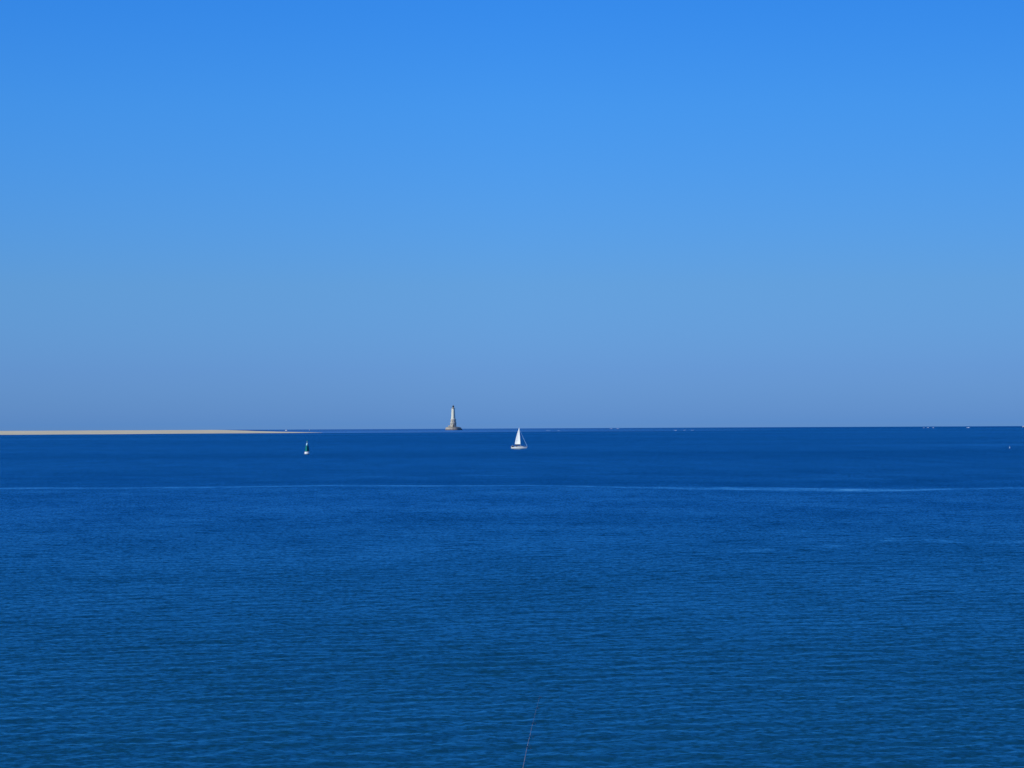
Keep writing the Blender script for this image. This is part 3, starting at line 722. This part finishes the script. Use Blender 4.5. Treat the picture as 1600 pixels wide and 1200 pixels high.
# ------------------------------------------------------------------ the green channel buoy
def build_buoy():
    p = on_sea(479.9, 709.6); s = math.hypot(p.x, p.y) / FPX
    T = thing('channel_buoy', 'green channel marker buoy with white float and lamp, floating left of the sailing boat', 'buoy', p, R(40))
    bm = bmesh.new(); lathe(bm, [(0, -0.6), (1.15, -0.5), (1.26, -0.1), (1.28, 0.2), (1.34, 0.24), (1.34, 0.36), (1.28, 0.4), (1.26, 1.0), (1.16, 1.18), (0, 1.26)], 40)
    fl = link('float', bm, M_bwhite, T, True)
    bm = bmesh.new(); lathe(bm, [(1.27, -0.35), (1.30, -0.1), (1.30, 0.1), (1.27, 0.1)], 40)
    link('waterline_weed', bm, M_weed, fl, True)
    for k in range(2):
        bm = bmesh.new(); a = R(40 + 180 * k); x, y = 0.8 * math.cos(a), 0.8 * math.sin(a)
        tube(bm, [(x - .12, y, 1.2), (x - .1, y, 1.42), (x + .1, y, 1.42), (x + .12, y, 1.2)], 0.035, 6); link('lifting_eye', bm, M_iron, fl, True)
    z0, z1 = 1.24, 13.2 * s
    bm = bmesh.new()
    for k in range(4):
        a = R(45 + 90 * k)
        tube(bm, [(1.12 * math.cos(a), 1.12 * math.sin(a), z0), (0.74 * math.cos(a), 0.74 * math.sin(a), z1)], 0.05, 6)
    for f in (0.33, 0.66, 1.0):
        rr = 1.12 + (0.74 - 1.12) * f; z = z0 + (z1 - z0) * f
        pts = [(rr * math.cos(R(45 + 90 * k)), rr * math.sin(R(45 + 90 * k)), z) for k in range(5)]
        for a, b_ in zip(pts, pts[1:]): tube(bm, [a, b_], 0.035, 6)
    tw = link('lattice_frame', bm, M_green, T, True)
    for k in range(4):      # sheet daymark between the legs
        bm = bmesh.new(); a0, a1 = R(45 + 90 * k), R(135 + 90 * k)
        def q(a, f, inset=0.93): 
            rr = (1.12 + (0.74 - 1.12) * f) * inset; return Vector((rr * math.cos(a), rr * math.sin(a), z0 + (z1 - z0) * f))
        A = [q(a0, .04), q(a1, .04), q(a1, .97), q(a0, .97)]; B = [v * 1 for v in A]
        n_ = Vector((math.cos((a0 + a1) / 2), math.sin((a0 + a1) / 2), 0)) * 0.02
        v1 = [bm.verts.new(v + n_) for v in A]; v2 = [bm.verts.new(v - n_) for v in B]
        bm.faces.new(v1); bm.faces.new(v2[::-1])
        for i in range(4): bm.faces.new((v1[i], v1[(i + 1) % 4], v2[(i + 1) % 4], v2[i]))
        link('daymark_panel', bm, M_green, tw)
    bm = bmesh.new(); lathe(bm, [(0, z1), (0.62, z1), (0.62, z1 + 0.06), (0, z1 + 0.06)], 24)
    pl = link('platform', bm, M_green, T)
    bm = bmesh.new()
    lathe(bm, [(0.58, z1 + 0.45), (0.62, z1 + 0.45), (0.62, z1 + 0.5), (0.58, z1 + 0.5), (0.58, z1 + 0.45)], 24)
    for k in range(8): box(bm, 0.58, 0.61, -.015, .015, z1 + .06, z1 + 0.46, rotz(R(45 * k)))
    link('guard_rail', bm, M_green, pl)
    for k in range(3):
        bm = bmesh.new(); box(bm, -0.32, 0.32, -0.03, 0.03, 0, 1.35, Matrix.Translation((0, 0, z1 + 0.08)) @ rotz(R(-75 + 120 * k)) @ Matrix.Translation((0, -0.42, 0)) @ Matrix.Rotation(R(-14), 4, 'X'))
        link('solar_panel', bm, M_solar if k == 0 else M_iron, T, False, 0.01)
    zz = z1 + 1.4
    bm = bmesh.new(); tube(bm, [(0, 0, z1), (0, 0, zz + 0.25)], 0.07, 8)
    ps = link('post', bm, M_green, T, True)
    bm = bmesh.new(); lathe(bm, [(0, zz + 0.2), (0.17, zz + 0.2), (0.17, zz + 0.32), (0.14, zz + 0.34), (0.15, zz + 0.62), (0.06, zz + 0.7), (0, zz + 0.71)], 16)
    link('lamp', bm, M_lens, ps, True)
    zt = zz + 0.75
    bm = bmesh.new(); tube(bm, [(0.2, 0, zz + .1), (0.2, 0, zt + 0.15)], 0.025, 6); tube(bm, [(0, 0, zz + .1), (.2, 0, zz + .1)], .025, 6)
    lathe(bm, [(0, 0), (0.42, 0), (0.0, 0.75)], 20, c=(0.12, 0, zt + 0.1))
    link('cone_topmark', bm, M_green, T, True)
build_buoy()

# a little marker float at the right-hand side
p = on_sea(1577.6, 700.2)
mk = thing('marker_float', 'tiny pale marker float with a short stick, alone on the water near the right edge', 'buoy', p)
bm = bmesh.new(); sphere(bm, (0, 0, 0.14), 0.26, 1, 1, .95, 20); link('ball', bm, M_bwhite, mk, True)
bm = bmesh.new(); tube(bm, [(0, 0, 0.3), (0.05, 0, 1.0)], [0.05, 0.035], 8); link('stick', bm, M_bwhite, mk, True)
bm = bmesh.new(); lathe(bm, [(0, 0), (0.1, 0), (0.1, 0.16), (0, 0.16)], 12, c=(0.05, 0, 0.9)); link('cap', bm, M_bwhite, mk, True)

# ------------------------------------------------------------------ little boats far off
def build_launch(px, py, dist, length, heading, label, tall=1.0):
    p = az_at(px, py, dist)
    T = thing('motorboat', label, 'motorboat', p, heading, 'white motorboats far off along the horizon')
    k = length / 7.0
    bm, _ = hull_bm(7.0 * k, 2.5 * k, 0.85 * k, 1.25 * k, 0.35 * k, 16, 10); bmesh.ops.transform(bm, matrix=Matrix.Translation((-3.5 * k, 0, 0)), verts=bm.verts)
    link('hull', bm, M_gel, T, True)
    bm = bmesh.new()
    vs = [[bm.verts.new((x * k, sy * w_ * k, z * k)) for sy, z in ((-1, .95), (-.88, zt), (.88, zt), (1, .95))] for x, w_, zt in ((-1.2, .9, 2.35 * tall), (0.9, .88, 2.45 * tall), (1.5, .8, 1.5), (2.3, .5, 1.2))]
    for A, B in zip(vs, vs[1:]):
        for j in range(4): bm.faces.new((A[j], A[(j + 1) % 4], B[(j + 1) % 4], B[j]))
    bm.faces.new(vs[0][::-1]); bm.faces.new(vs[-1])
    cb = link('cabin', bm, M_gel, T, False, 0.04)
    for sy in (-1, 1):
        bm = bmesh.new(); box(bm, -0.9 * k, 0.8 * k, sy * .86 * k - .02, sy * .86 * k + .02, 1.55 * k, 2.0 * k); link('window', bm, M_pane, cb)
    bm = bmesh.new(); tube(bm, [(-1.0 * k, 0, 2.35 * tall * k), (-1.1 * k, 0, 3.3 * tall * k)], 0.03, 6); link('aerial', bm, M_wire, cb)
    bm = bmesh.new(); box(bm, -3.85 * k, -3.45 * k, -.22 * k, .22 * k, 0.3 * k, 1.25 * k); link('outboard_motor', bm, M_black, T, False, 0.04)
build_launch(447.3, 672.8, 7300, 6.6, R(160), 'white motorboat lying behind the tip of the sandbank, brightest speck left of the lighthouse', 1.0)
build_launch(483.3, 672.4, 7900, 5.0, R(75), 'small white motorboat on the horizon between the sandbank tip and the lighthouse', 0.9)
build_launch(1599.4, 667.2, 7600, 9.5, R(20), 'white motorboat on the horizon cut by the right edge of the picture', 1.1)

# ------------------------------------------------------------------ breakers over the shoals
def build_breaker(px, py, wpx, h, label, seed):
    p = on_sea(px, py); r = math.hypot(p.x, p.y); rr = np.random.default_rng(seed)
    Lw = wpx * r / FPX; nx, ny = 40, 10
    bm = bmesh.new(); g = []
    for i in range(nx + 1):
        u = i / nx; env = max(math.sin(math.pi * u), 0) ** 0.6 * (0.65 + 0.35 * math.sin(u * 17 + seed) * math.sin(u * 7.3 + seed * 2))
        row = []
        for j in range(ny + 1):
            v = j / ny; z = 0.5 * h * env * (math.sin(math.pi * v) ** 0.8) * (0.9 + 0.25 * rr.random())
            row.append(bm.verts.new(((u - 0.5) * Lw, (v - 0.5) * 5.0 + 1.2 * math.sin(u * 5 + seed), z - 0.12)))
        g.append(row)
    for A, B in zip(g, g[1:]):
        for j in range(ny): bm.faces.new((A[j], B[j], B[j + 1], A[j + 1]))
    o = link('breaking_wave', bm, M_foam, None, True); o.location = p
    tag(o, label, 'wave', 'white waves breaking on the shoals near the horizon')
for i, (px, py, wp, h, lb) in enumerate([
    (856, 672.9, 9, 0.9, 'low white breaking wave on the shoal, first one right of the sail'),
    (873, 672.8, 8, 0.8, 'faint breaking wave on the shoal, second one right of the sail'),
    (955, 669.9, 5, 2.0, 'faint breaking wave at the horizon, left of the pair well right of the sail'),
    (965, 669.8, 5, 1.9, 'faint breaking wave at the horizon, right of the pair well right of the sail'),
    (1055.4, 672.4, 5, 1.6, 'bright short breaking wave, leftmost of the row of three right of the sail'),
    (1069.5, 672.3, 4.5, 1.2, 'dim short breaking wave, middle of the row of three right of the sail'),
    (1082, 672.2, 5.5, 1.1, 'dim broken breaking wave, rightmost of the row of three right of the sail'),
    (1443.5, 668.5, 4, 1.8, 'faint breaking wave on the horizon, left of the three near the right side'),
    (1450, 668.3, 3.6, 3.0, 'bright breaking wave on the horizon, middle of the three near the right side'),
    (1458, 668.4, 3, 2.2, 'small breaking wave on the horizon, right of the three near the right side'),
    (1512.7, 668.3, 5, 3.0, 'lone bright breaking wave on the horizon, nearest to the right edge')]):
    build_breaker(px, py, wp, h, lb, i + 3)

# ------------------------------------------------------------------ the fishing rod below
def build_rod():
    pix = [(843.5, 1087, 15.6), (838.6, 1106, 15.35), (832.3, 1130, 15.05), (828.3, 1148, 14.85), (823.7, 1167, 14.6), (817, 1201, 14.2)]
    P = [at(*q) for q in pix]
    d = (P[-1] - P[-2]).normalized(); d = (d + Vector((0, 0, -0.25))).normalized()
    for k in (0.5, 1.1, 1.9, 2.6, 3.3): P.append(P[5] + d * k)
    rad = [0.0003, 0.0004, 0.0006, 0.0010, 0.0015, 0.0021, 0.0045, 0.0055, 0.0068, 0.0080, 0.0095]
    T = thing('fishing_rod', 'thin pale fishing rod with its tip pointing up over the water at the bottom edge', 'fishing rod', P[-1])
    loc = [q - P[-1] for q in P]
    def pos(f):
        f = f * (len(loc) - 1); i = min(int(f), len(loc) - 2); return loc[i].lerp(loc[i + 1], f - i)
    bm = bmesh.new(); tube(bm, loc, rad, 10); link('blank', bm, M_rod, T, True)
    ax = lambda f: (pos(min(f + .01, 1)) - pos(max(f - .01, 0))).normalized()
    for f, rr in ((0.012, .005), (0.10, .006), (0.2, .007), (0.315, .009), (0.40, 0.010), (0.505, .013), (0.60, .016), (0.72, .02)):
        c = pos(f); a = ax(f); side = a.cross(Vector((0, 1, 0))).normalized(); off = (side * 0.9 + a.cross(side) * 0.3).normalized()
        i = min(int(f * 10), 9); br = rad[i] + 0.0006
        bm = bmesh.new(); tube(bm, [c - a * 0.012, c + a * 0.012], br + 0.0003, 8)
        gd = link('guide', bm, M_wrap, T, True)
        cc = c + off * (br + rr + 0.003); e1 = off; e2 = a.cross(off).normalized()
        bm = bmesh.new(); tube(bm, [cc + (e1 * math.cos(q) + e2 * math.sin(q)) * rr for q in [2 * math.pi * j / 16 for j in range(17)]], 0.0006, 6, False)
        tube(bm, [c - a * 0.018, cc - e1 * rr], 0.0005, 5); tube(bm, [c + a * 0.018, cc - e1 * rr], 0.0005, 5)
        link('ring', bm, M_iron, gd, True)
    bm = bmesh.new(); a = ax(.97); tube(bm, [loc[-1] - a * -0.02, loc[-1] - a * 0.12, loc[-1] - a * 0.55], [0.017, 0.015, 0.014], 12); link('handle', bm, M_cork, T, True)
    c = loc[-1] - a * 0.65; bm = bmesh.new(); o = a.cross(Vector((1, 0, 0))).normalized()
    tube(bm, [c, c + o * 0.08], 0.008, 8); tube(bm, [c + o * 0.08 - a * 0.05, c + o * 0.08 + a * 0.05], [0.034, 0.028], 16); tube(bm, [c + o * 0.08, c + o * 0.08 + Vector((0.08, 0, 0))], 0.005, 6)
    link('reel', bm, M_iron, T, True)
build_rod()
print('verts sea', len(me.vertices))
